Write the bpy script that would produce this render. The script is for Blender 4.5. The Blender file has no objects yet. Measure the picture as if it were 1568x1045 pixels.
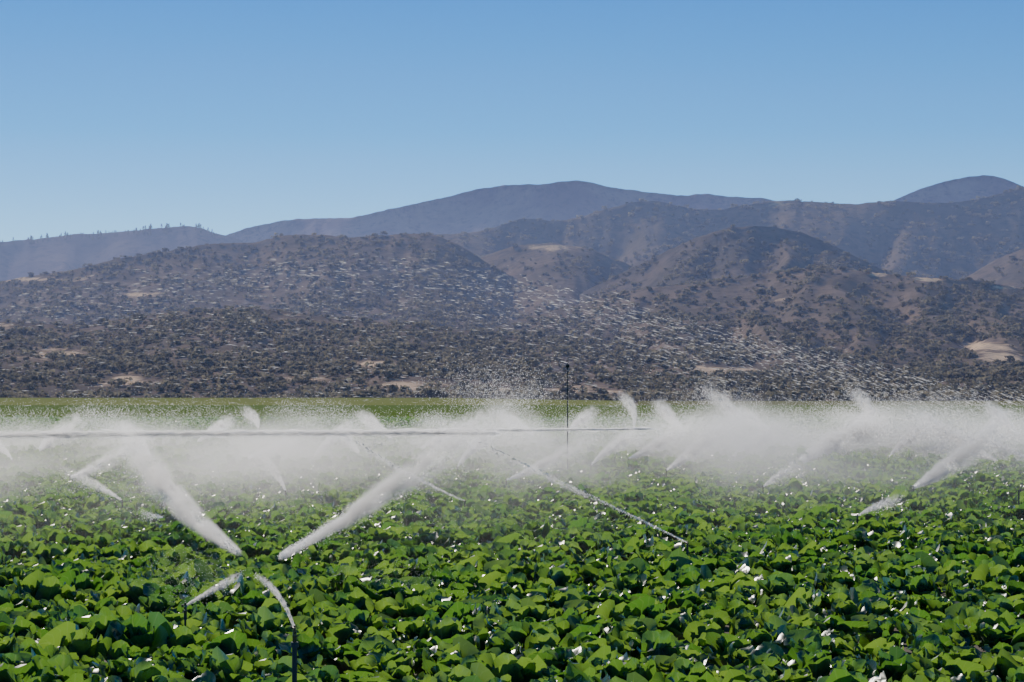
import bpy, math, numpy as np
from mathutils import Vector, Matrix
rng=np.random.default_rng(7)
S=bpy.context.scene
F=3702.0; CZ=3.15; HY=610.0
def P(px,py,d):
    return np.array([d*(px-784)/F, d, CZ+d*(HY-py)/F])
# ---------------- noise
perm=np.random.default_rng(3).permutation(512)
ang=np.random.default_rng(4).random(512)*2*np.pi
def pn(x,y,seed=0):
    xi=np.floor(x).astype(np.int64); yi=np.floor(y).astype(np.int64)
    xf=x-xi; yf=y-yi
    u=xf*xf*xf*(xf*(xf*6-15)+10); v=yf*yf*yf*(yf*(yf*6-15)+10)
    def g(ix,iy,dx,dy):
        h=perm[(perm[(ix+seed*37)%512]+iy)%512]
        return np.cos(ang[h])*dx+np.sin(ang[h])*dy
    a=g(xi,yi,xf,yf); b=g(xi+1,yi,xf-1,yf); c=g(xi,yi+1,xf,yf-1); d=g(xi+1,yi+1,xf-1,yf-1)
    return (a+(b-a)*u)+((c+(d-c)*u)-(a+(b-a)*u))*v
def fbm(x,y,o=4,seed=0):
    s=0;a=1
    for i in range(o):
        s=s+a*pn(x*2**i,y*2**i,seed+i); a*=.5
    return s
# ---------------- mesh helper
def mk(name,V,faces_flat,n,mat,smooth=True,attrs=None,link=True):
    V=np.asarray(V,dtype=np.float32); fl=np.asarray(faces_flat,dtype=np.int32).ravel()
    me=bpy.data.meshes.new(name)
    me.vertices.add(len(V)); me.vertices.foreach_set('co',V.ravel())
    nf=len(fl)//n
    me.loops.add(len(fl)); me.loops.foreach_set('vertex_index',fl)
    me.polygons.add(nf)
    me.polygons.foreach_set('loop_start',np.arange(nf,dtype=np.int32)*n)
    me.polygons.foreach_set('loop_total',np.full(nf,n,dtype=np.int32))
    me.update(calc_edges=True)
    me.polygons.foreach_set('use_smooth',np.full(nf,smooth,dtype=bool))
    if attrs:
        for k,(t,arr) in attrs.items():
            at=me.attributes.new(k,t,'POINT')
            at.data.foreach_set('value' if t=='FLOAT' else 'vector',np.asarray(arr,dtype=np.float32).ravel())
    if mat: me.materials.append(mat)
    ob=bpy.data.objects.new(name,me)
    if link: S.collection.objects.link(ob)
    return ob
def gridfaces(nu,nv):
    i=np.arange(nu-1)[:,None]*nv+np.arange(nv-1)[None,:]
    return np.stack([i,i+nv,i+nv+1,i+1],-1).reshape(-1,4)
# ---------------- node helper
class NT:
    def __init__(s,t): s.t=t
    def n(s,ty,**kw):
        nd=s.t.nodes.new(ty)
        for k,v in kw.items():
            if k.startswith('i_'):
                key=k[2:]; key=int(key) if key.isdigit() else key
                nd.inputs[key].default_value=v
            else: setattr(nd,k,v)
        return nd
    def l(s,a,b): s.t.links.new(a,b)
    def m(s,op,a,b=None,c=None,clamp=False):
        nd=s.t.nodes.new('ShaderNodeMath'); nd.operation=op; nd.use_clamp=clamp
        for i,v in enumerate((a,b,c)):
            if v is None: continue
            if isinstance(v,(int,float)): nd.inputs[i].default_value=v
            else: s.l(v,nd.inputs[i])
        return nd.outputs[0]
    def mr(s,v,a,b,c=0.,d=1.,smooth=True):
        nd=s.t.nodes.new('ShaderNodeMapRange'); nd.interpolation_type='SMOOTHSTEP' if smooth else 'LINEAR'
        s.l(v,nd.inputs[0])
        for i,x in enumerate((a,b,c,d)): nd.inputs[i+1].default_value=x
        return nd.outputs[0]
    def mix(s,f,a,b,bt='MIX'):
        nd=s.t.nodes.new('ShaderNodeMix'); nd.data_type='RGBA'; nd.blend_type=bt; nd.clamp_result=False
        for idx,v in ((0,f),(6,a),(7,b)):
            if isinstance(v,(int,float)): nd.inputs[idx].default_value=v
            elif isinstance(v,tuple): nd.inputs[idx].default_value=(*v,1)
            else: s.l(v,nd.inputs[idx])
        return nd.outputs[2]
def newmat(name):
    m=bpy.data.materials.new(name); m.use_nodes=True; m.node_tree.nodes.clear()
    t=NT(m.node_tree); out=t.n('ShaderNodeOutputMaterial')
    return m,t,out
def simple(name,col,rough=.6,metal=0.,var=.25,scale=8.):
    m,t,o=newmat(name)
    p=t.n('ShaderNodeBsdfPrincipled',i_Roughness=rough,i_Metallic=metal)
    tc=t.n('ShaderNodeTexCoord'); nz=t.n('ShaderNodeTexNoise',i_Scale=scale,i_Detail=4.)
    t.l(tc.outputs['Object'],nz.inputs['Vector'])
    c=t.mix(nz.outputs[0],tuple(x*(1-var) for x in col),tuple(min(1,x*(1+var)) for x in col))
    t.l(c,p.inputs['Base Color']); t.l(p.outputs[0],o.inputs[0]); return m

# ---------------- world / sun / camera
SUN_EL=math.radians(28); SUN_AZ=math.radians(-21)   # az from +Y, negative = left
w=bpy.data.worlds.new("World"); S.world=w; w.use_nodes=True
t=NT(w.node_tree); w.node_tree.nodes.clear()
out=t.n('ShaderNodeOutputWorld'); bg=t.n('ShaderNodeBackground',i_Strength=.135)
tc=t.n('ShaderNodeTexCoord'); sp=t.n('ShaderNodeSeparateXYZ'); t.l(tc.outputs['Generated'],sp.inputs[0])
cb=t.n('ShaderNodeCombineXYZ'); t.l(sp.outputs[0],cb.inputs[0]); t.l(sp.outputs[1],cb.inputs[1])
t.l(t.m('MULTIPLY',sp.outputs[2],6.0),cb.inputs[2])
nm=t.n('ShaderNodeVectorMath',operation='NORMALIZE'); t.l(cb.outputs[0],nm.inputs[0])
sky=t.n('ShaderNodeTexSky'); sky.sky_type='NISHITA'; sky.sun_disc=False
sky.sun_elevation=SUN_EL; sky.sun_rotation=SUN_AZ; sky.dust_density=.0; sky.air_density=1.; sky.ozone_density=2.
rp=t.n('ShaderNodeValToRGB'); e=rp.color_ramp.elements
e[0].position=.05; e[0].color=(1.45,2.2,2.5,1); e[1].position=.17; e[1].color=(.0,1.15,2.25,1)
x=e.new(.11); x.color=(.22,1.6,2.5,1); x=e.new(.4); x.color=(.2,.7,1.0,1)
t.l(sp.outputs[2],rp.inputs[0])
t.l(nm.outputs[0],sky.inputs[0]); t.l(t.mix(1.,sky.outputs[0],rp.outputs[0],'MULTIPLY'),bg.inputs[0]); t.l(bg.outputs[0],out.inputs[0])
sd=bpy.data.lights.new('sun','SUN'); sd.energy=5.; sd.angle=math.radians(.5); sd.color=(1,.91,.81)
so=bpy.data.objects.new('sun',sd); S.collection.objects.link(so)
tosun=Vector((math.sin(SUN_AZ)*math.cos(SUN_EL),math.cos(SUN_AZ)*math.cos(SUN_EL),math.sin(SUN_EL)))
so.rotation_euler=tosun.to_track_quat('Z','Y').to_euler()
cd=bpy.data.cameras.new('camera'); cd.lens=85; cd.sensor_width=36; cd.clip_start=.5; cd.clip_end=60000
co=bpy.data.objects.new('camera',cd); S.collection.objects.link(co)
co.location=(0,0,CZ); co.rotation_euler=(math.radians(90)+math.atan(87.5/F),0,0); S.camera=co

# ---------------- ground
m,t,o=newmat('soil')
p=t.n('ShaderNodeBsdfPrincipled',i_Roughness=.95); tc=t.n('ShaderNodeTexCoord')
n1=t.n('ShaderNodeTexNoise',i_Scale=.5,i_Detail=8.); t.l(tc.outputs['Object'],n1.inputs['Vector'])
n2=t.n('ShaderNodeTexNoise',i_Scale=.01,i_Detail=6.); t.l(tc.outputs['Object'],n2.inputs['Vector'])
c=t.mix(n1.outputs[0],(.05,.035,.022),(.1,.075,.05)); 
sp=t.n('ShaderNodeSeparateXYZ'); t.l(tc.outputs['Object'],sp.inputs[0])
far=t.mr(sp.outputs[1],500,1200)
c=t.mix(far,c,t.mix(n2.outputs[0],(.16,.12,.07),(.1,.1,.05)))
t.l(c,p.inputs['Base Color']); t.l(p.outputs[0],o.inputs[0])
R=30000
mk('ground',[(-R,-2000,0),(R,-2000,0),(R,R,0),(-R,R,0)],[0,1,2,3],4,m,False)

def fieldmat(name,c1,c2,rowdir,rows,mx=.4):
    m,t,o=newmat(name); p=t.n('ShaderNodeBsdfDiffuse'); tc=t.n('ShaderNodeTexCoord')
    n=t.n('ShaderNodeTexNoise',i_Scale=1.2,i_Detail=6.,i_Roughness=.7); t.l(tc.outputs['Object'],n.inputs['Vector'])
    n3=t.n('ShaderNodeTexNoise',i_Scale=.02,i_Detail=3.); t.l(tc.outputs['Object'],n3.inputs['Vector'])
    wv=t.n('ShaderNodeTexWave',i_Scale=rows,i_Distortion=1.); mp=t.n('ShaderNodeMapping'); mp.inputs['Rotation'].default_value=(0,0,rowdir)
    t.l(tc.outputs['Object'],mp.inputs[0]); t.l(mp.outputs[0],wv.inputs[0])
    f=t.m('MULTIPLY_ADD',wv.outputs[1],.5,t.m('MULTIPLY',n.outputs[0],.5))
    c=t.mix(f,c1,c2); c=t.mix(t.m('MULTIPLY',n3.outputs[0],mx),c,(.2,.17,.05))
    t.l(c,p.inputs[0]); t.l(p.outputs[0],o.inputs[0]); return m
def fan(name,bs,ys,zf,mat,attrs=None):
    B,Y=np.meshgrid(bs,ys,indexing='ij'); Z=zf(B,Y)
    V=np.stack([B*Y,Y,Z],-1).reshape(-1,3)
    return mk(name,V,gridfaces(len(bs),len(ys))[:,::-1],4,mat,True)
fm=fieldmat('crop_green',(.06,.12,.025),(.14,.24,.05),.25,.35)
fan('crop_field',np.linspace(-.34,.34,500),np.geomspace(300,980,160),lambda B,Y:.3+.12*fbm(B*Y*.7,Y*.7,2,9)+.0*Y,fm)
fm2=fieldmat('distant_crop',(.14,.18,.04),(.28,.31,.08),1.2,.05)
def zf(B,Y): return .2+np.clip((Y-980)/450,0,1)**1.3*(3.2-6.*np.clip(B+.03,0,1)*4)
fan('distant_field',np.linspace(-.36,.05,200),np.linspace(985,1480,60),zf,fm2)
fm3=fieldmat('distant_crop_right',(.11,.12,.05),(.2,.21,.08),-.4,.05)
fan('distant_field',np.linspace(.052,.36,200),np.linspace(1000,1480,60),lambda B,Y:.25+np.clip((Y-1000)/450,0,1)*1.2,fm3)

# ---------------- hills
def hillmat(name,veg1,veg2,grass,dark,sc=1.):
    m,t,o=newmat(name); p=t.n('ShaderNodeBsdfDiffuse'); tc=t.n('ShaderNodeTexCoord')
    def N(s,d=6.,r=.6):
        n=t.n('ShaderNodeTexNoise',i_Scale=s*sc,i_Detail=d,i_Roughness=r); t.l(tc.outputs['Object'],n.inputs['Vector']); return n.outputs[0]
    a=t.n('ShaderNodeAttribute',attribute_name='grass')
    c=t.mix(t.mr(N(.008),.4,.62),veg1,veg2)
    g=t.m('ADD',a.outputs['Fac'],t.m('MULTIPLY_ADD',N(.02,8.,.75),2.2,-1.1))
    c=t.mix(t.mr(g,.35,.8),c,grass)
    c=t.mix(t.mr(N(.06,6.,.75),.48,.64,0,.75),c,dark)
    t.l(c,p.inputs[0]); t.l(p.outputs[0],o.inputs[0]); return m
class Hill:
    def __init__(s,name,pts,D,W,seed,fx,amp,mat,patches=(),back=.5,gbase=.0,nb=700,nt=170,pw=1.1,crn=1.):
        s.px=np.array([p[0] for p in pts],float); s.py=np.array([p[1] for p in pts],float)
        s.D=D;s.W=W;s.seed=seed;s.fx=fx;s.amp=amp;s.patches=patches;s.gb=gbase;s.pw=pw;s.crn=crn
        b=np.linspace(-.34,.34,nb); tt=np.concatenate([np.linspace(0,1,nt),1+np.linspace(0,back,30)[1:]])
        B,T=np.meshgrid(b,tt,indexing='ij'); X,Y,Z=s.H(B,T)
        V=np.stack([X,Y,Z],-1).reshape(-1,3)
        mk(name,V,gridfaces(len(b),len(tt))[:,::-1],4,mat,True,{'grass':('FLOAT',s.G(X,Y,Z,T).ravel())})
    def crest(s,B):
        px=B*F+784
        e=np.interp(px,s.px,s.py)
        e=(np.interp(px-14,s.px,s.py)+np.interp(px-7,s.px,s.py)+e+np.interp(px+7,s.px,s.py)+np.interp(px+14,s.px,s.py))/5
        e=e+s.crn*1.6*fbm(px*.05,px*0+s.seed*3.3,4,s.seed)
        return (HY-e)/F
    def H(s,B,T):
        Dc=s.D*(1+.05*pn(B*14,B*0+s.seed,s.seed))
        Y=Dc-s.W*(1-T)
        Hc=np.maximum(s.crest(B)*Dc+CZ,-30)
        u=np.clip(T,0,1)
        prof=u**s.pw
        wx=B*s.fx+.5*fbm(B*s.fx*.6,Y/s.W*1.6,3,s.seed+5)
        r1=np.abs(pn(wx,Y/s.W*1.1,s.seed))*2
        r2=np.abs(pn(wx*2.3+9,Y/s.W*2.2+4,s.seed+1))*2
        r3=fbm(wx*6,Y/s.W*7,3,s.seed+2)
        r1=np.sqrt(r1*r1+.02); r2=np.sqrt(r2*r2+.03)
        v=np.clip(.75*(1-np.clip(r1,0,1))**1.3+.2*(1-np.clip(r2,0,1))**1.5+.06*r3,0,1)
        z=Hc*prof*(1-s.amp*v*np.sin(np.pi*np.clip(u,0,1)**.9)**.7)
        z=np.where(T>1,Hc*(1-.9*(T-1)),z)
        return B*Y,Y,z-2.0*(1-u)
    def G(s,X,Y,Z,T):
        px=X/Y*F+784; py=HY-(Z-CZ)/Y*F
        g=s.gb+.25*fbm(px*.012,py*.03,3,s.seed+20)
        for (cx,cy,rx,ry,st) in s.patches:
            q=((px-cx)/rx)**2+((py-cy)/ry)**2
            g=g+st*np.exp(-q)
        return g
Mfar=hillmat('far_slope',(.14,.12,.20),(.26,.205,.26),(.55,.40,.42),(.07,.07,.14),.3)  # blue-purple tint of aerial haze painted into these base colours
Mfar2=hillmat('far_slope_b',(.12,.105,.16),(.18,.145,.19),(.36,.28,.28),(.07,.07,.12),.4)  # weaker aerial haze tint, also mixed into the slope colours
Mmid=hillmat('mid_slope',(.125,.105,.085),(.19,.145,.115),(.48,.36,.25),(.08,.07,.06),.8)
Mnear=hillmat('near_slope',(.15,.12,.092),(.235,.175,.135),(.78,.55,.36),(.10,.083,.068),1.)
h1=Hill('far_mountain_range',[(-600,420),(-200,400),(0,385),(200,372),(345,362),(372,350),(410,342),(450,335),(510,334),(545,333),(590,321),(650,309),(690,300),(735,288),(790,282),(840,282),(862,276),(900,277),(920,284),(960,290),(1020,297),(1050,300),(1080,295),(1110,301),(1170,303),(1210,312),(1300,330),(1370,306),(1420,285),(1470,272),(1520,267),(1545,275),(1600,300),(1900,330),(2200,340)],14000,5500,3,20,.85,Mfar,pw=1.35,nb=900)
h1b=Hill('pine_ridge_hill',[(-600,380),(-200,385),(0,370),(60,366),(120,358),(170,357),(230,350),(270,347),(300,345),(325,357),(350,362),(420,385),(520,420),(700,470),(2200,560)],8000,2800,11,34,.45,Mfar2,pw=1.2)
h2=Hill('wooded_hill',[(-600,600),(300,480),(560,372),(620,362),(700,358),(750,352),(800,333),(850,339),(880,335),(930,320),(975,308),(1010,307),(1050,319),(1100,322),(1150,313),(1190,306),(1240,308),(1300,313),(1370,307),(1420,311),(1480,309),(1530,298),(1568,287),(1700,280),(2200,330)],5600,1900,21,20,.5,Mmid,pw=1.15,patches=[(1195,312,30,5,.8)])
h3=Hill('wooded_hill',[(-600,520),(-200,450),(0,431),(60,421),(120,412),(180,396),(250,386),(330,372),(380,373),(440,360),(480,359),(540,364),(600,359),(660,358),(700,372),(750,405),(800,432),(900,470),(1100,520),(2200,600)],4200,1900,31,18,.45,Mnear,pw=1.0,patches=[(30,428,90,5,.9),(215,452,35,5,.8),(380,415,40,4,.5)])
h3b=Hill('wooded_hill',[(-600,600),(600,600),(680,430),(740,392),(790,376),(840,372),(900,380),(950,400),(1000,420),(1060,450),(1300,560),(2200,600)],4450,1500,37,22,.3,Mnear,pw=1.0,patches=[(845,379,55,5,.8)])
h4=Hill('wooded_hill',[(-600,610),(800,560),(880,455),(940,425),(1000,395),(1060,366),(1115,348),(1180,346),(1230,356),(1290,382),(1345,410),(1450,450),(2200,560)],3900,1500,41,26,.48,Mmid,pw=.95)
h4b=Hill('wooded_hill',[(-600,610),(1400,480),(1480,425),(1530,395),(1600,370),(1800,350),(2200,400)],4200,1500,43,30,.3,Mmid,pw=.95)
h5=Hill('foothill',[(-600,600),(500,600),(760,500),(900,462),(1000,440),(1060,436),(1120,428),(1180,419),(1230,412),(1300,413),(1350,419),(1420,426),(1500,429),(1568,442),(1700,450),(2200,470)],3100,1300,51,22,.45,Mnear,pw=.95,patches=[(1350,421,22,4,.9),(1418,427,25,5,.9),(1540,441,30,6,.8),(1500,532,45,9,.9),(1530,548,40,8,.9),(1120,568,55,7,.9),(1190,458,30,5,.5)])
h6=Hill('foothill',[(-600,500),(-100,500),(0,492),(120,500),(250,480),(380,470),(500,486),(640,498),(760,512),(900,520),(1000,528),(1150,540),(1300,548),(1450,545),(1568,530),(1800,520),(2200,520)],2450,900,61,30,.28,Mnear,pw=.8,gbase=.12,nb=900,patches=[(90,540,50,8,.5),(195,582,24,7,.8),(575,557,45,6,.8),(640,590,60,8,.6),(480,580,40,6,.5),(1120,566,60,9,.9),(1500,540,60,12,1.),(0,500,30,6,.5),(930,600,60,6,.5),(800,598,80,5,.5)])

# ---------------- instancer
def instancer(name,pts,rot,scl,coll,nvar):
    n=len(pts); me=bpy.data.meshes.new(name); me.vertices.add(n); me.vertices.foreach_set('co',np.asarray(pts,np.float32).ravel())
    a=me.attributes.new('rot','FLOAT_VECTOR','POINT'); a.data.foreach_set('vector',np.asarray(rot,np.float32).ravel())
    a=me.attributes.new('scl','FLOAT_VECTOR','POINT'); a.data.foreach_set('vector',np.asarray(scl,np.float32).ravel())
    a=me.attributes.new('idx','INT','POINT'); a.data.foreach_set('value',rng.integers(0,nvar,n).astype(np.int32))
    ob=bpy.data.objects.new(name,me); S.collection.objects.link(ob)
    g=bpy.data.node_groups.new(name+'_gn','GeometryNodeTree')
    g.interface.new_socket('Geometry',in_out='INPUT',socket_type='NodeSocketGeometry'); g.interface.new_socket('Geometry',in_out='OUTPUT',socket_type='NodeSocketGeometry')
    gi=g.nodes.new('NodeGroupInput'); go=g.nodes.new('NodeGroupOutput'); ip=g.nodes.new('GeometryNodeInstanceOnPoints')
    ci=g.nodes.new('GeometryNodeCollectionInfo'); ci.inputs['Collection'].default_value=coll; ci.inputs['Separate Children'].default_value=True
    def na(k,ty):
        x=g.nodes.new('GeometryNodeInputNamedAttribute'); x.data_type=ty; x.inputs[0].default_value=k; return x.outputs[0]
    g.links.new(gi.outputs[0],ip.inputs['Points']); g.links.new(ci.outputs[0],ip.inputs['Instance']); ip.inputs['Pick Instance'].default_value=True
    g.links.new(na('idx','INT'),ip.inputs['Instance Index']); g.links.new(na('rot','FLOAT_VECTOR'),ip.inputs['Rotation']); g.links.new(na('scl','FLOAT_VECTOR'),ip.inputs['Scale'])
    g.links.new(ip.outputs[0],go.inputs[0])
    md=ob.modifiers.new('gn','NODES'); md.node_group=g; return ob

# ---------------- trees
def folmat(name,c1,c2):
    m,t,o=newmat(name); d=t.n('ShaderNodeBsdfDiffuse'); tl=t.n('ShaderNodeBsdfTranslucent'); mx=t.n('ShaderNodeMixShader',i_0=.5); oi=t.n('ShaderNodeObjectInfo')
    c=t.mix(oi.outputs['Random'],c1,c2)
    t.l(c,d.inputs[0]); t.l(c,tl.inputs[0]); t.l(d.outputs[0],mx.inputs[1]); t.l(tl.outputs[0],mx.inputs[2]); t.l(mx.outputs[0],o.inputs[0]); return m
Mfol=folmat('oak_foliage',(.13,.12,.08),(.25,.22,.145)); Mpine=folmat('pine_foliage',(.06,.075,.07),(.09,.10,.09))
def leafcloud(name,n,fn,size,mat,trunk=.3):
    c=np.array([fn() for _ in range(n)]); a=rng.normal(size=(n,3)); a/=np.linalg.norm(a,axis=1)[:,None]
    b=rng.normal(size=(n,3)); b-=a*(a*b).sum(1)[:,None]; b/=np.linalg.norm(b,axis=1)[:,None]
    s=size*(.6+.8*rng.random((n,1)))
    V=np.stack([c+a*s+b*s*.3,c-a*s*.6+b*s,c-a*s*.8-b*s*.7,c+a*s*.5-b*s],1).reshape(-1,3)
    Fc=np.arange(n*4).reshape(-1,4)
    k=len(V); tv=[];r=.035
    for z,rr in ((-.15,1.4),(trunk,.8)):
        for i in range(4): tv.append((r*rr*math.cos(i*1.571),r*rr*math.sin(i*1.571),z))
    V=np.vstack([V,tv]); tf=[[k+i,k+(i+1)%4,k+4+(i+1)%4,k+4+i] for i in range(4)]
    return mk(name,V,np.vstack([Fc,tf]),4,mat,False,link=False)
def oakcoll(nm_,mat):
    c=bpy.data.collections.new(nm_)
    for i in range(4):
        lob=[(rng.normal(0,.28),rng.normal(0,.28),.5+rng.normal(0,.13),.22+.14*rng.random()) for _ in range(5)]
        def fn():
            l=lob[rng.integers(0,5)]; v=rng.normal(size=3); v/=np.linalg.norm(v); return np.array(l[:3])+v*l[3]*(.75+.35*rng.random())
        c.objects.link(leafcloud('oak_crown',46,fn,.16,mat,.45))
    return c
tc_=oakcoll('oak_variants',Mfol)
pc_=bpy.data.collections.new('pine_variants')
for i in range(3):
    def fn():
        h=rng.random()**.8; a=rng.random()*6.28; r=(1-h)*.2*(.5+.6*rng.random())+.01; return np.array([r*math.cos(a),r*math.sin(a),.2+.8*h])
    pc_.objects.link(leafcloud('pine_crown',60,fn,.055,Mpine,.9))
def scatter(hill,n,s0,s1,gth=.45,tmin=.0,tmax=1.02,bmax=.3):
    B=rng.uniform(-bmax,bmax,n); T=rng.uniform(tmin,tmax,n); X,Y,Z=hill.H(B,T); g=hill.G(X,Y,Z,T)
    dn=fbm(X*.006,Y*.006,3,77)
    k=(g<gth)&(rng.random(n)<np.clip(.62+1.1*dn,.12,1))&(Z>-1)&((g<.2)|(rng.random(n)<.5))
    sz=s0+(s1-s0)*rng.random(n)**2.5
    return np.stack([X,Y,Z-.6],-1)[k],sz[k]
def forest(name,specs,coll):
    PT=[];SZ=[]
    for h,n,a,b in specs:
        p_,s_=scatter(h,n,a,b); PT.append(p_);SZ.append(s_)
    PT=np.vstack(PT);SZ=np.concatenate(SZ); rot=np.zeros_like(PT); rot[:,2]=rng.random(len(PT))*6.28
    instancer(name,PT,rot,np.stack([SZ*1.2,SZ*1.2,SZ*(.75+.3*rng.random(len(SZ)))],-1),coll,4)
forest('hillside_oak_trees',((h2,20000,5,12),(h4,14000,4,10),(h4b,6000,4,10),(h3,30000,4,10),(h3b,9000,4,10),(h5,18000,3,9),(h6,22000,2.5,8)),tc_)
n=900; y=rng.uniform(1490,1640,n); b=rng.uniform(-.3,.3,n); k=fbm(b*22,y*.004,3,5)>-.05; y=y[k];b=b[k]
sz=rng.uniform(3,9,len(y)); PT=np.stack([b*y,y,np.zeros(len(y))],-1); rot=np.zeros_like(PT); rot[:,2]=rng.random(len(PT))*6.28
instancer('valley_tree_line',PT,rot,np.stack([sz*1.3,sz*1.3,sz],-1),tc_,4)
n=230; b=(rng.uniform(-60,350,n)-784)/F; b=b+.002*np.sin(b*900); T=rng.uniform(.985,1.005,n); X,Y,Z=h1b.H(b,T)
sz=rng.uniform(7,19,n)*np.where(fbm(b*160,b*0,2,6)>-.1,1,.45); PT=np.stack([X,Y,Z-1],-1); rot=np.zeros_like(PT); rot[:,2]=rng.random(n)*6.28
instancer('ridge_pine_trees',PT,rot,np.stack([sz*1.5,sz*1.5,sz],-1),pc_,3)

# ---------------- cabbage plants
m,t,o=newmat('cabbage_leaf'); Mleaf=m
p=t.n('ShaderNodeBsdfPrincipled',i_Roughness=.33); tr=t.n('ShaderNodeBsdfTranslucent'); mx=t.n('ShaderNodeMixShader',i_0=.4)
p.inputs['Specular IOR Level'].default_value=1.
oi=t.n('ShaderNodeObjectInfo'); at=t.n('ShaderNodeAttribute',attribute_name='luv'); s3=t.n('ShaderNodeSeparateXYZ'); t.l(at.outputs['Vector'],s3.inputs[0])
av=t.m('ABSOLUTE',s3.outputs[1]); rib=t.mr(av,.03,.12,1,0)
vein=t.m('SINE',t.m('MULTIPLY',t.m('SUBTRACT',s3.outputs[0],t.m('MULTIPLY',av,.35)),38.)); vein=t.mr(vein,.8,1,0,.5)
vv=t.m('MAXIMUM',rib,vein)
c=t.mix(oi.outputs['Random'],(.025,.075,.05),(.055,.12,.06)); c=t.mix(t.m('MULTIPLY',vv,.5),c,(.2,.3,.16))
ct=t.mix(oi.outputs['Random'],(.13,.36,.03),(.31,.54,.06)); ct=t.mix(t.m('MULTIPLY',vv,.35),ct,(.4,.6,.14))
t.l(c,p.inputs['Base Color']); t.l(ct,tr.inputs[0])
t.l(p.outputs[0],mx.inputs[1]); t.l(tr.outputs[0],mx.inputs[2]); t.l(mx.outputs[0],o.inputs[0])
def plant(name,nl,seed,nu=8,nv=7):
    r=np.random.default_rng(seed); VV=[];FF=[];LU=[];k=0
    u=np.linspace(0,1,nu); v=np.linspace(-1,1,nv)
    for i in range(nl):
        f=i/(nl-1)
        az=i*2.39996+r.normal(0,.25); L=.22+.17*f+r.normal(0,.035); Wd=L*(.40+.09*r.random())
        e0=math.radians(86-20*f+r.normal(0,8)); e1=math.radians(84-56*f+r.normal(0,34))
        el=e0+(e1-e0)*u**1.5
        rad=.02+.03*f+np.cumsum(np.cos(el))*L/nu; zz=.05+.10*(1-f)+np.cumsum(np.sin(el))*L/nu
        wd=Wd*np.clip(np.sin(np.pi*np.clip(u*.93+.03,0,1)**.85),.0,1)**.6*np.where(u<.25,.35+2.6*u,1)
        cup=.25+.3*r.random()-.35*f*r.random(); ph=r.random()*6
        U,Vv=np.meshgrid(np.arange(nu),v,indexing='ij')
        W_=wd[U]*Vv; wave=.03*np.sin(u[U]*9+ph+Vv*2.2)*np.abs(Vv)**1.5+r.normal(0,.009,U.shape)
        h=cup*W_**2/Wd*1.3+wave
        nr=-np.sin(el)[U]; nz_=np.cos(el)[U]
        R_=rad[U]+nr*h; Z_=zz[U]+nz_*h
        tw=r.normal(0,.5); W2=W_*math.cos(tw); Z_=Z_+W_*math.sin(tw)
        x=R_*math.cos(az)-W2*math.sin(az); y=R_*math.sin(az)+W2*math.cos(az)
        VV.append(np.stack([x,y,Z_],-1).reshape(-1,3)); LU.append(np.stack([u[U],Vv,Vv*0],-1).reshape(-1,3)); FF.append(gridfaces(nu,nv)+k); k+=nu*nv
    return mk(name,np.vstack(VV),np.vstack(FF),4,Mleaf,True,{'luv':('FLOAT_VECTOR',np.vstack(LU))},link=False)
cc=bpy.data.collections.new('cabbage_variants')
for i in range(6): cc.objects.link(plant('cabbage_plant',14,100+i))
cl=bpy.data.collections.new('cabbage_far_variants')
for i in range(4): cl.objects.link(plant('cabbage_plant_far',10,200+i,5,4))
def field(y0,y1,rs,ps,ang_,grow=1.):
    ca,sa=math.cos(ang_),math.sin(ang_); R_=y1*1.1
    a=np.arange(-R_,R_,ps); b=np.arange(-R_*.1,R_*1.15,rs); A,B=np.meshgrid(a,b)
    A=A+rng.normal(0,ps*.13,A.shape); B=B+rng.normal(0,rs*.05,B.shape)
    X=A*ca-B*sa; Y=A*sa+B*ca; k=(Y>y0)&(Y<y1)&(np.abs(X)<.3*Y+3)&(rng.random(X.shape)>.035)
    X=X[k];Y=Y[k]; n=len(X); PT=np.stack([X,Y,np.zeros(n)-.01],-1)
    rot=np.stack([rng.normal(0,.14,n),rng.normal(0,.14,n),rng.random(n)*6.28],-1)
    s=grow*(1+.13*rng.normal(size=n)+.2*fbm(X*.12,Y*.12,2,3)).clip(.55,1.5)
    return PT,rot,np.stack([s,s,s*(1+.1*rng.normal(size=n))],-1)
PA=field(16,95,.86,.43,math.radians(-7),1.04); instancer('cabbage_plants',*PA,cc,6)
PB=field(95,320,.9,.62,math.radians(-7),1.3); instancer('cabbage_plants',*PB,cl,4)
print('plants',len(PA[0]),len(PB[0]))

# ---------------- water
GW=.7
m,t,o=newmat('water_spray'); Mw=m
d=t.n('ShaderNodeBsdfDiffuse',i_0=(.92,.92,.92,1)); tr=t.n('ShaderNodeBsdfTranslucent',i_0=(1,1,1,1)); mx=t.n('ShaderNodeMixShader',i_0=.92)
tp=t.n('ShaderNodeBsdfTransparent'); mx2=t.n('ShaderNodeMixShader',i_0=.25)
t.l(d.outputs[0],mx.inputs[1]); t.l(tr.outputs[0],mx.inputs[2]); t.l(mx.outputs[0],mx2.inputs[1]); t.l(tp.outputs[0],mx2.inputs[2]); t.l(mx2.outputs[0],o.inputs[0])
FL=[];ST=[];PLUME=[]
def curve(pts,t):
    pts=np.asarray(pts); n=len(pts); s=np.linspace(0,1,n)
    if n==2: return pts[0]+(pts[1]-pts[0])*t[:,None]
    return np.stack([np.polyval(np.polyfit(s,pts[:,i],2),t) for i in range(3)],-1)
def dn(py,h=.62): return (CZ-h)*F/(py-HY)
NOZ=[]
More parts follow.
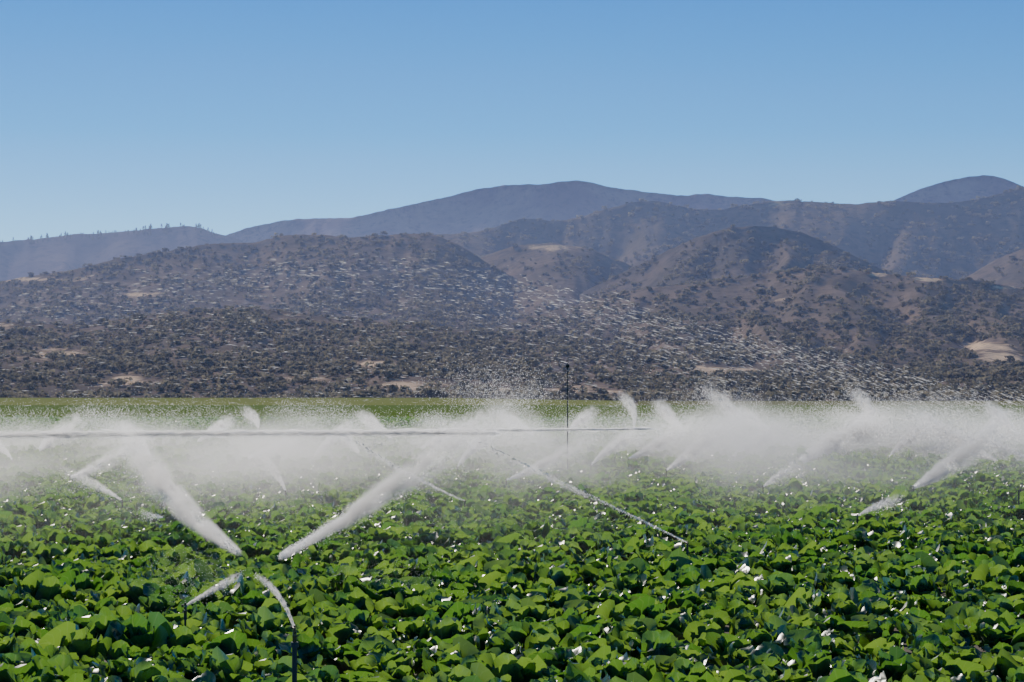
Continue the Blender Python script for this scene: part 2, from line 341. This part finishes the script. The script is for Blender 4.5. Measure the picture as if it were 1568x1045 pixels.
def jet(px,k=1.25,r0=1.,r1=12.,n=6000,core=.35,fall=8.,noz=True,d0=None,h=.62,tau=.5,ext=1.25,cs=1.):
    d0=d0 or dn(px[0][1],h); d1=d0*k; m_=len(px)
    W=[P(a,b,d0+(d1-d0)*i/(m_-1)) for i,(a,b) in enumerate(px)]
    if noz: NOZ.append((W[0],W[1]-W[0],h))
    def tang(tt):
        C=curve(W,tt); T=curve(W,tt+.02)-C; return C,T/np.linalg.norm(T,axis=1)[:,None]
    tt=rng.beta(1.15,1.45,n)*1.25; C,T=tang(tt)
    dd=C[:,1]/F; r=(r0+(r1-r0)*tt**1.1)*dd
    q=rng.normal(size=(n,3))*r[:,None]*.5; q[:,2]-=rng.exponential(1,n)*fall*tt**1.2*dd
    C=C+q; sz=(.3+.5*rng.random(n)**2)*dd*1.2
    FL.append((C,sz))
    ns=n//18; ii=rng.integers(0,n,ns); ST.append((C[ii],T[ii]+rng.normal(size=(ns,3))*.07,(3+7*rng.random(ns))*dd[ii],.36*dd[ii]))
    if core>0:
        ln=np.hypot(px[-1][0]-px[0][0],px[-1][1]-px[0][1]); nc=int(6+ln*core*.75*cs)
        tt=rng.random(nc)**1.25*core; C,T=tang(tt); dd=C[:,1]/F
        C=C+rng.normal(size=(nc,3))*((.4+.3*r0+1.0*tt)*dd)[:,None]
        ST.append((C,T+rng.normal(size=(nc,3))*.025,(5+7*rng.random(nc))*dd,(.7+.5*rng.random(nc))*dd))
    if tau>0: PLUME.append((W[0],W[-1],W[len(W)//2] if m_>2 else (W[0]+W[-1])/2,r0*d0/F,r1*d1/F,tau*.9,ext,fall*d1/F))
jet([(452,963),(432,918),(405,888)],1.12,1.4,4.5,500,.95,2,h=.95,tau=1.2,cs=2)
jet([(285,927),(322,905),(358,884)],1.1,1.4,5,500,.9,3,tau=1.2,cs=2)
jet([(430,852),(500,808),(600,745),(735,655)],1.35,4,19,13000,.3,10,False,tau=1.7,cs=3)
jet([(365,845),(300,790),(245,735),(205,678)],1.35,5,22,9000,.25,12,False,tau=1.1,cs=3)
jet([(712,768),(640,730),(580,700),(535,668)],1.25,.8,5,1200,.95,4,tau=.3)
jet([(1052,832),(960,783),(850,735),(735,678)],1.4,.7,5,1800,1.,4,tau=.3)
jet([(775,735),(830,710),(888,678)],1.2,1,11,2000,.6,tau=.6)
jet([(438,753),(424,725),(405,703)],1.15,1,7,700,.8)
jet([(108,730),(150,712),(205,678)],1.2,1,13,1800,.7,tau=.4)
jet([(188,767),(150,742),(105,722)],1.2,.8,7,900,.9,tau=.25)
jet([(1168,745),(1190,728),(1217,712)],1.1,1,7,700,.8)
jet([(1312,790),(1342,773),(1372,762)],1.1,.8,6,700,.8,tau=.4)
jet([(1398,746),(1450,712),(1520,663)],1.25,2,17,5000,.6,tau=1.3,cs=2)
jet([(1020,720),(1060,690),(1110,648)],1.25,1,13,2500,.7,tau=.9)
jet([(1132,665),(1126,636),(1093,603)],1.1,1,12,2500,1.,tau=1.2)
jet([(1335,665),(1333,630),(1312,604)],1.1,1,10,2200,1.,tau=1.1)
jet([(970,657),(970,628),(957,610)],1.1,.8,8,1200,.9,tau=.7)
jet([(868,664),(885,645),(905,630)],1.1,1,8,1200,.8,tau=1.)
jet([(1225,705),(1270,680),(1340,645)],1.25,3,22,7000,.6,tau=2.1,cs=2)
jet([(1438,692),(1442,662),(1415,640)],1.15,1,11,2000,.9,tau=1.1)
jet([(552,697),(540,680),(522,662)],1.15,.8,7,900,.8)
jet([(395,657),(392,642),(378,630)],1.1,.8,8,900,.8,tau=.7)
jet([(372,705),(410,688),(452,670)],1.15,.8,9,1200,.8,tau=.6)
jet([(1528,707),(1480,680),(1428,650)],1.2,1,12,2000,.9,tau=.8)
jet([(962,702),(1005,680),(1050,650)],1.2,.8,12,1800,.8,tau=.9)
jet([(1120,700),(1150,680),(1190,655)],1.2,.8,14,1800,.8,tau=1.)
jet([(60,690),(80,670),(120,645)],1.2,.8,14,1800,.8,tau=.9)
jet([(230,700),(215,680),(190,655)],1.2,.8,14,1800,.8,tau=.9)
jet([(640,690),(680,668),(740,640)],1.2,.8,14,1800,.8,tau=1.)
jet([(250,792),(236,788),(222,783)],1.05,.8,5,500,.6,noz=False,tau=0)
for (a,b,c_,d_) in ((20,705,-45,-42),(300,680,50,-34),(480,700,55,-48),(600,672,-45,-34),(820,668,-50,-30),(905,712,60,-45),(1075,676,60,-36),(1190,672,-55,-40),(1290,668,45,-34),(1360,700,60,-48),(1490,676,50,-40),(1560,668,-45,-44),(700,715,48,-50),(1050,668,-40,-46)):
    jet([(a,b),(a+c_*.5,b+d_*.6),(a+c_,b+d_)],1.18,.8,10,1500,.9,6,tau=.8)
jet([(760,663),(350,664),(-60,667)],1.0,4.5,6,4500,1.,1,False,d0=78,tau=1.6,ext=1.05,cs=1.3)
jet([(1000,657),(760,659),(440,663)],1.0,1.5,5,2000,1.,1,False,d0=80,tau=1.,ext=1.05)
jet([(1568,700),(1480,670),(1380,660)],1.1,2,14,2500,.7,6,False,d0=105)
# drifting spray banks of fine drops
def bank(cx,cy,rx,ry,d,dr,n,s=1.):
    q=rng.normal(size=(n,3)); dd=d+q[:,1]*dr; px=cx+q[:,0]*rx+q[:,2]*rx*.3; py=cy+q[:,2]*ry
    X=dd*(px-784)/F; Z=CZ+dd*(HY-py)/F; k=(Z>.45)&(dd>20)
    FL.append((np.stack([X,dd,Z],-1)[k],((.25+.35*rng.random(n)**2)*dd/F*1.15*s)[k]))
for i in range(60):
    cx=rng.uniform(-80,1650); bank(cx,rng.uniform(638,668),rng.uniform(14,50),rng.uniform(8,17),rng.uniform(84,130),8,2800)
bank(760,625,50,30,80,5,8000); bank(690,690,60,30,75,5,4000)
bank(1250,665,60,20,100,5,8000); bank(1500,685,70,28,90,5,7000); bank(1440,640,60,20,105,5,7000); bank(1110,635,40,24,105,5,6000); bank(220,648,60,18,100,5,6000)
bank(160,750,120,40,62,5,4000); bank(290,880,35,25,30,2,1400,.8); bank(600,880,50,18,33,2,900,.7); bank(540,780,140,40,50,5,4000,.8)
n=1000; dd=rng.uniform(60,75,n); px=785+rng.normal(0,50,n); py=590+rng.normal(0,22,n)
FL.append((np.stack([dd*(px-784)/F,dd,CZ+dd*(HY-py)/F],-1),(.35+.4*rng.random(n))*dd/F))
n=8000; px=rng.uniform(-100,1700,n); top=np.interp(px,[-100,100,400,650,850,1000,1150,1300,1450,1700],[490,440,400,400,440,480,515,550,590,620])
edge=np.clip((px-700)/600,0,1); off=np.where(rng.random(n)<.35+.4*edge,np.abs(rng.normal(0,35,n)),rng.random(n)*(620-top))
py=top+off+rng.normal(0,8,n); k=(py<640)&(rng.random(n)<.2+.7*np.clip((px+100)/1100,0,1)); px=px[k];py=py[k];n=len(px)
dd=rng.uniform(26,60,n); sl=np.interp(px,[0,500,900,1300,1600],[-.08,.06,.2,.32,.38])
T=np.stack([np.ones(n),rng.normal(0,.2,n),-sl-rng.normal(0,.05,n)],-1)
ST.append((np.stack([dd*(px-784)/F,dd,CZ+dd*(HY-py)/F],-1),T,(1.5+6.5*rng.random(n)**2)*dd/F,(.09+.21*rng.random(n)**2.5)*dd/F))
C=np.vstack([f[0] for f in FL]); s=np.concatenate([f[1] for f in FL]); k=C[:,2]>.25; C=C[k];s=s[k]; n=len(C)
N_=np.array(tosun)+rng.normal(size=(n,3))*.3; N_/=np.linalg.norm(N_,axis=1)[:,None]
A=rng.normal(size=(n,3)); A-=N_*(A*N_).sum(1)[:,None]; A/=np.linalg.norm(A,axis=1)[:,None]; Bv=np.cross(N_,A)
a=np.stack([A,-.5*A+.87*Bv,-.5*A-.87*Bv],1)
mk('sprinkler_spray',(C[:,None,:]+a*s[:,None,None]).reshape(-1,3),np.arange(n*3),3,Mw,False); print('flecks',n)
C=np.vstack([f[0] for f in ST]);T=np.vstack([f[1] for f in ST]);L=np.concatenate([f[2] for f in ST]);r=np.concatenate([f[3] for f in ST]); n=len(C)
T/=np.linalg.norm(T,axis=1)[:,None]; N_=np.array(tosun)+rng.normal(size=(n,3))*.25; A=np.cross(T,N_); A/=np.linalg.norm(A,axis=1)[:,None]
V=np.stack([C+T*L[:,None],C+A*r[:,None],C-T*L[:,None],C-A*r[:,None]],1)
mk('flying_water_drops',V.reshape(-1,3),np.arange(n*4),4,Mw,False); print('streaks',n)
# soft plumes: volumes with radial fall-off about each jet
pe=bpy.data.objects.new('spray_plumes',None); S.collection.objects.link(pe)
for (A0,A1,Am,ra,rb,tau,ext,fall) in PLUME:
    X=Vector(A1)-Vector(A0); Ln=X.length; X.normalize(); Yv=Vector((0,0,1)).cross(X).normalized(); Zv=X.cross(Yv)
    dv=Vector(Am)-(Vector(A0)+Vector(A1))/2; dy,dz=dv.dot(Yv),dv.dot(Zv)
    R2=rb*2.4+fall; Rt=rb*2.+abs(dz)
    x0,x1,x2=-.02*Ln,Ln*ext*.5,Ln*ext; ya=ra*2.5; 
    def ring(x,h,zt,zb): return [(x,-h,-zb),(x,h,-zb),(x,h,zt),(x,-h,zt)]
    mid=(ra+rb)/2
    V=ring(x0,ya,ya,ya)+ring(x1,mid*2+abs(dy),mid*2+abs(dz),mid*2.2+fall*.6+abs(dz))+ring(x2,rb*2+abs(dy),Rt,R2+abs(dz))
    fl=[[0,3,2,1],[8,9,10,11]]
    for s0 in (0,4):
        for i in range(4): j=(i+1)%4; fl.append([s0+i,s0+j,s0+4+j,s0+4+i])
    me=bpy.data.meshes.new('plume'); me.from_pydata(V,[],fl); me.update()
    m,t,o=newmat('spray_plume'); v=t.n('ShaderNodeVolumeScatter'); v.inputs['Color'].default_value=(1,.99,.98,1); v.inputs['Anisotropy'].default_value=GW
    tc=t.n('ShaderNodeTexCoord'); sp=t.n('ShaderNodeSeparateXYZ'); t.l(tc.outputs['Object'],sp.inputs[0])
    xn=t.m('DIVIDE',sp.outputs[0],Ln); bow=t.m('MULTIPLY',t.m('MULTIPLY',xn,t.m('SUBTRACT',1.,xn)),4.)
    yy=t.m('SUBTRACT',sp.outputs[1],t.m('MULTIPLY',bow,dy)); zz=t.m('SUBTRACT',sp.outputs[2],t.m('MULTIPLY',bow,dz))
    rad=t.m('MAXIMUM',t.m('MULTIPLY_ADD',xn,rb-ra,ra),ra*.6)
    dwn=t.m('ADD',rad,t.m('MULTIPLY',xn,fall*.8))
    zq=t.m('MAXIMUM',t.m('DIVIDE',zz,rad),t.m('MULTIPLY',t.m('DIVIDE',zz,dwn),-1.)); yq=t.m('DIVIDE',yy,rad)
    q2=t.m('ADD',t.m('MULTIPLY',yq,yq),t.m('MULTIPLY',zq,zq))
    g=t.m('EXPONENT',t.m('MULTIPLY',q2,-1.7)); g=t.m('SUBTRACT',g,.012,clamp=True)
    mp=t.n('ShaderNodeMapping'); sc=1./(mid*1.4); mp.inputs['Scale'].default_value=(sc*.15,sc,sc); t.l(tc.outputs['Object'],mp.inputs[0])
    nz=t.n('ShaderNodeTexNoise',i_Scale=1.,i_Detail=2.); t.l(mp.outputs[0],nz.inputs['Vector'])
    nf=t.mr(nz.outputs[0],.38,.66,.03,1.7) if ext>1.1 else t.mr(nz.outputs[0],.2,.6,.8,1.1)
    lf=t.m('MULTIPLY',t.mr(xn,-.02,.05),t.mr(xn,.25 if ext>1.1 else .85,ext*.98,1,0))
    lf=t.m('DIVIDE',lf,t.m('MAXIMUM',rad,ra))
    t.l(t.m('MULTIPLY',t.m('MULTIPLY',g,nf),t.m('MULTIPLY',lf,tau*1.)),v.inputs['Density'])
    t.l(v.outputs[0],o.inputs['Volume']); me.materials.append(m); m.cycles.volume_step_rate=.6
    ob=bpy.data.objects.new('plume',me); S.collection.objects.link(ob); ob.parent=pe
    M=Matrix((X,Yv,Zv)).transposed().to_4x4(); M.translation=Vector(A0); ob.matrix_world=M

# ---------------- sprinklers
Mpipe=simple('galvanised_pipe',(.05,.05,.055),.5,.6); Mbrass=simple('brass',(.12,.09,.05),.4,.8); Mplas=simple('dark_plastic',(.03,.03,.03),.5)
def tube(a,b,r0,r1,seg=12):
    a=np.array(a,float);b=np.array(b,float);T=b-a;T/=np.linalg.norm(T);h=np.array([1,0,0.]) if abs(T[0])<.8 else np.array([0,1.,0]);A=np.cross(T,h);A/=np.linalg.norm(A);B=np.cross(T,A)
    th=np.arange(seg)*2*math.pi/seg; ring=A*np.cos(th)[:,None]+B*np.sin(th)[:,None]
    V=np.vstack([a+ring*r0,b+ring*r1,[a],[b]]); Fc=[]
    for i in range(seg):
        j=(i+1)%seg; Fc+= [[i,j,seg+j,seg+i],[j,i,2*seg,2*seg],[seg+i,seg+j,2*seg+1,2*seg+1]]
    return V,Fc
def build(name,parts,loc,rz=0,sc=1.):
    e=bpy.data.objects.new(name,None); S.collection.objects.link(e); e.location=loc; e.rotation_euler=(0,0,rz); e.scale=(sc,)*3
    for pn_,tubes,mat in parts:
        V=[];Fc=[];k=0
        for tb in tubes:
            v,f=tube(*tb); V.append(v)
            for q in f:
                q=[x+k for x in q]; Fc.append(q[:3] if q[2]==q[3] else q)
            k+=len(v)
        me=bpy.data.meshes.new(pn_); me.from_pydata(np.vstack(V).tolist(),[],Fc); me.materials.append(mat)
        ob=bpy.data.objects.new(pn_,me); S.collection.objects.link(ob); ob.parent=e
    return e
def spr(H,w_=1.): return [('riser',[((0,0,-.1),(0,0,H-.08),.015*w_,.015*w_),((0,0,.28),(0,0,.34),.022*w_,.022*w_),((0,0,H-.12),(0,0,H-.07),.024*w_,.022*w_)],Mpipe),
 ('impact_head',[((0,0,H-.07),(0,0,H-.01),.018,.022),((0,0,H-.01),(0,0,H+.05),.022,.014),((0,0,H+.01),(.10,0,H+.055),.013,.008),((0,0,H+.01),(-.05,0,H+.03),.012,.008),((-.03,0,H+.08),(-.03,0,H+.0),.006,.006),((.03,0,H+.0),(.03,0,H+.085),.006,.006),((-.035,0,H+.085),(.035,0,H+.085),.006,.006),((0,0,H+.045),(0,0,H+.09),.011,.011)],Mbrass),
 ('impact_arm',[((-.11,.012,H+.062),(.0,.012,H+.066),.010,.007),((0,.012,H+.066),(.12,.012,H+.062),.006,.006),((.12,-.005,H+.045),(.12,.03,H+.068),.010,.010),((-.11,.012,H+.04),(-.11,.012,H+.075),.014,.014)],Mbrass)]
for (q,dv,h) in NOZ:
    build('irrigation_sprinkler',spr(h-.05,1.6 if h>.9 else .9),(q[0],q[1],q[2]-h),math.atan2(dv[1],dv[0]),1.)
q=P(1559,757,dn(757,.75)); build('irrigation_sprinkler',spr(.7),(q[0],q[1],0),1.,1.1)
q=P(869,600,92)
build('field_marker_pole',[('pole',[((0,0,-.2),(0,0,4.35),.028,.02)],Mpipe),('cap_box',[((-.07,0,4.38),(.07,0,4.38),.06,.06),((0,0,4.3),(0,0,4.5),.02,.015)],Mplas),('crossbar',[((-.02,0,3.2),(.06,0,3.2),.02,.02)],Mplas)],(q[0],q[1],0))

# ---------------- haze & mist volumes
def boxmesh(name,x0,x1,y0,y1,z0,z1,mat):
    V=[(x,y,z) for z in (z0,z1) for y in (y0,y1) for x in (x0,x1)]
    return mk(name,V,[0,2,3,1,4,5,7,6,0,1,5,4,2,6,7,3,0,4,6,2,1,3,7,5],4,mat,False)
m,t,o=newmat('air_haze'); v=t.n('ShaderNodeVolumeScatter'); v.inputs['Color'].default_value=(.46,.55,1,1); v.inputs['Density'].default_value=6.5e-5; v.inputs['Anisotropy'].default_value=.25
t.l(v.outputs[0],o.inputs['Volume']); boxmesh('valley_haze',-8000,8000,400,16500,-5,560,m)
m,t,o=newmat('water_mist'); v=t.n('ShaderNodeVolumeScatter'); v.inputs['Color'].default_value=(1,.985,.97,1); v.inputs['Anisotropy'].default_value=GW
tc=t.n('ShaderNodeTexCoord'); sp=t.n('ShaderNodeSeparateXYZ'); t.l(tc.outputs['Object'],sp.inputs[0])
mp=t.n('ShaderNodeMapping'); mp.inputs['Scale'].default_value=(1,.22,.5); t.l(tc.outputs['Object'],mp.inputs[0])
nz=t.n('ShaderNodeTexNoise',i_Scale=.17,i_Detail=2.); t.l(mp.outputs[0],nz.inputs['Vector'])
ys=t.m('SUBTRACT',sp.outputs[1],t.m('MULTIPLY_ADD',sp.outputs[0],.7,56.))
f1=t.mr(ys,-24,66); 
top=t.m('ADD',t.m('MULTIPLY_ADD',nz.outputs[0],6.,-3.3),t.m('MULTIPLY',sp.outputs[0],.02))
zt=t.m('SUBTRACT',sp.outputs[2],top); f2=t.mr(zt,.4,2.5,1,0); f3=t.mr(nz.outputs[0],.34,.62,.4,1.1)
dens=t.m('MULTIPLY',t.m('MULTIPLY',f1,f2),t.m('MULTIPLY',f3,.07))
t.l(dens,v.inputs['Density']); t.l(v.outputs[0],o.inputs['Volume']); m.cycles.volume_step_rate=1.
boxmesh('sprinkler_mist',-52,52,30,140,.1,5.,m)
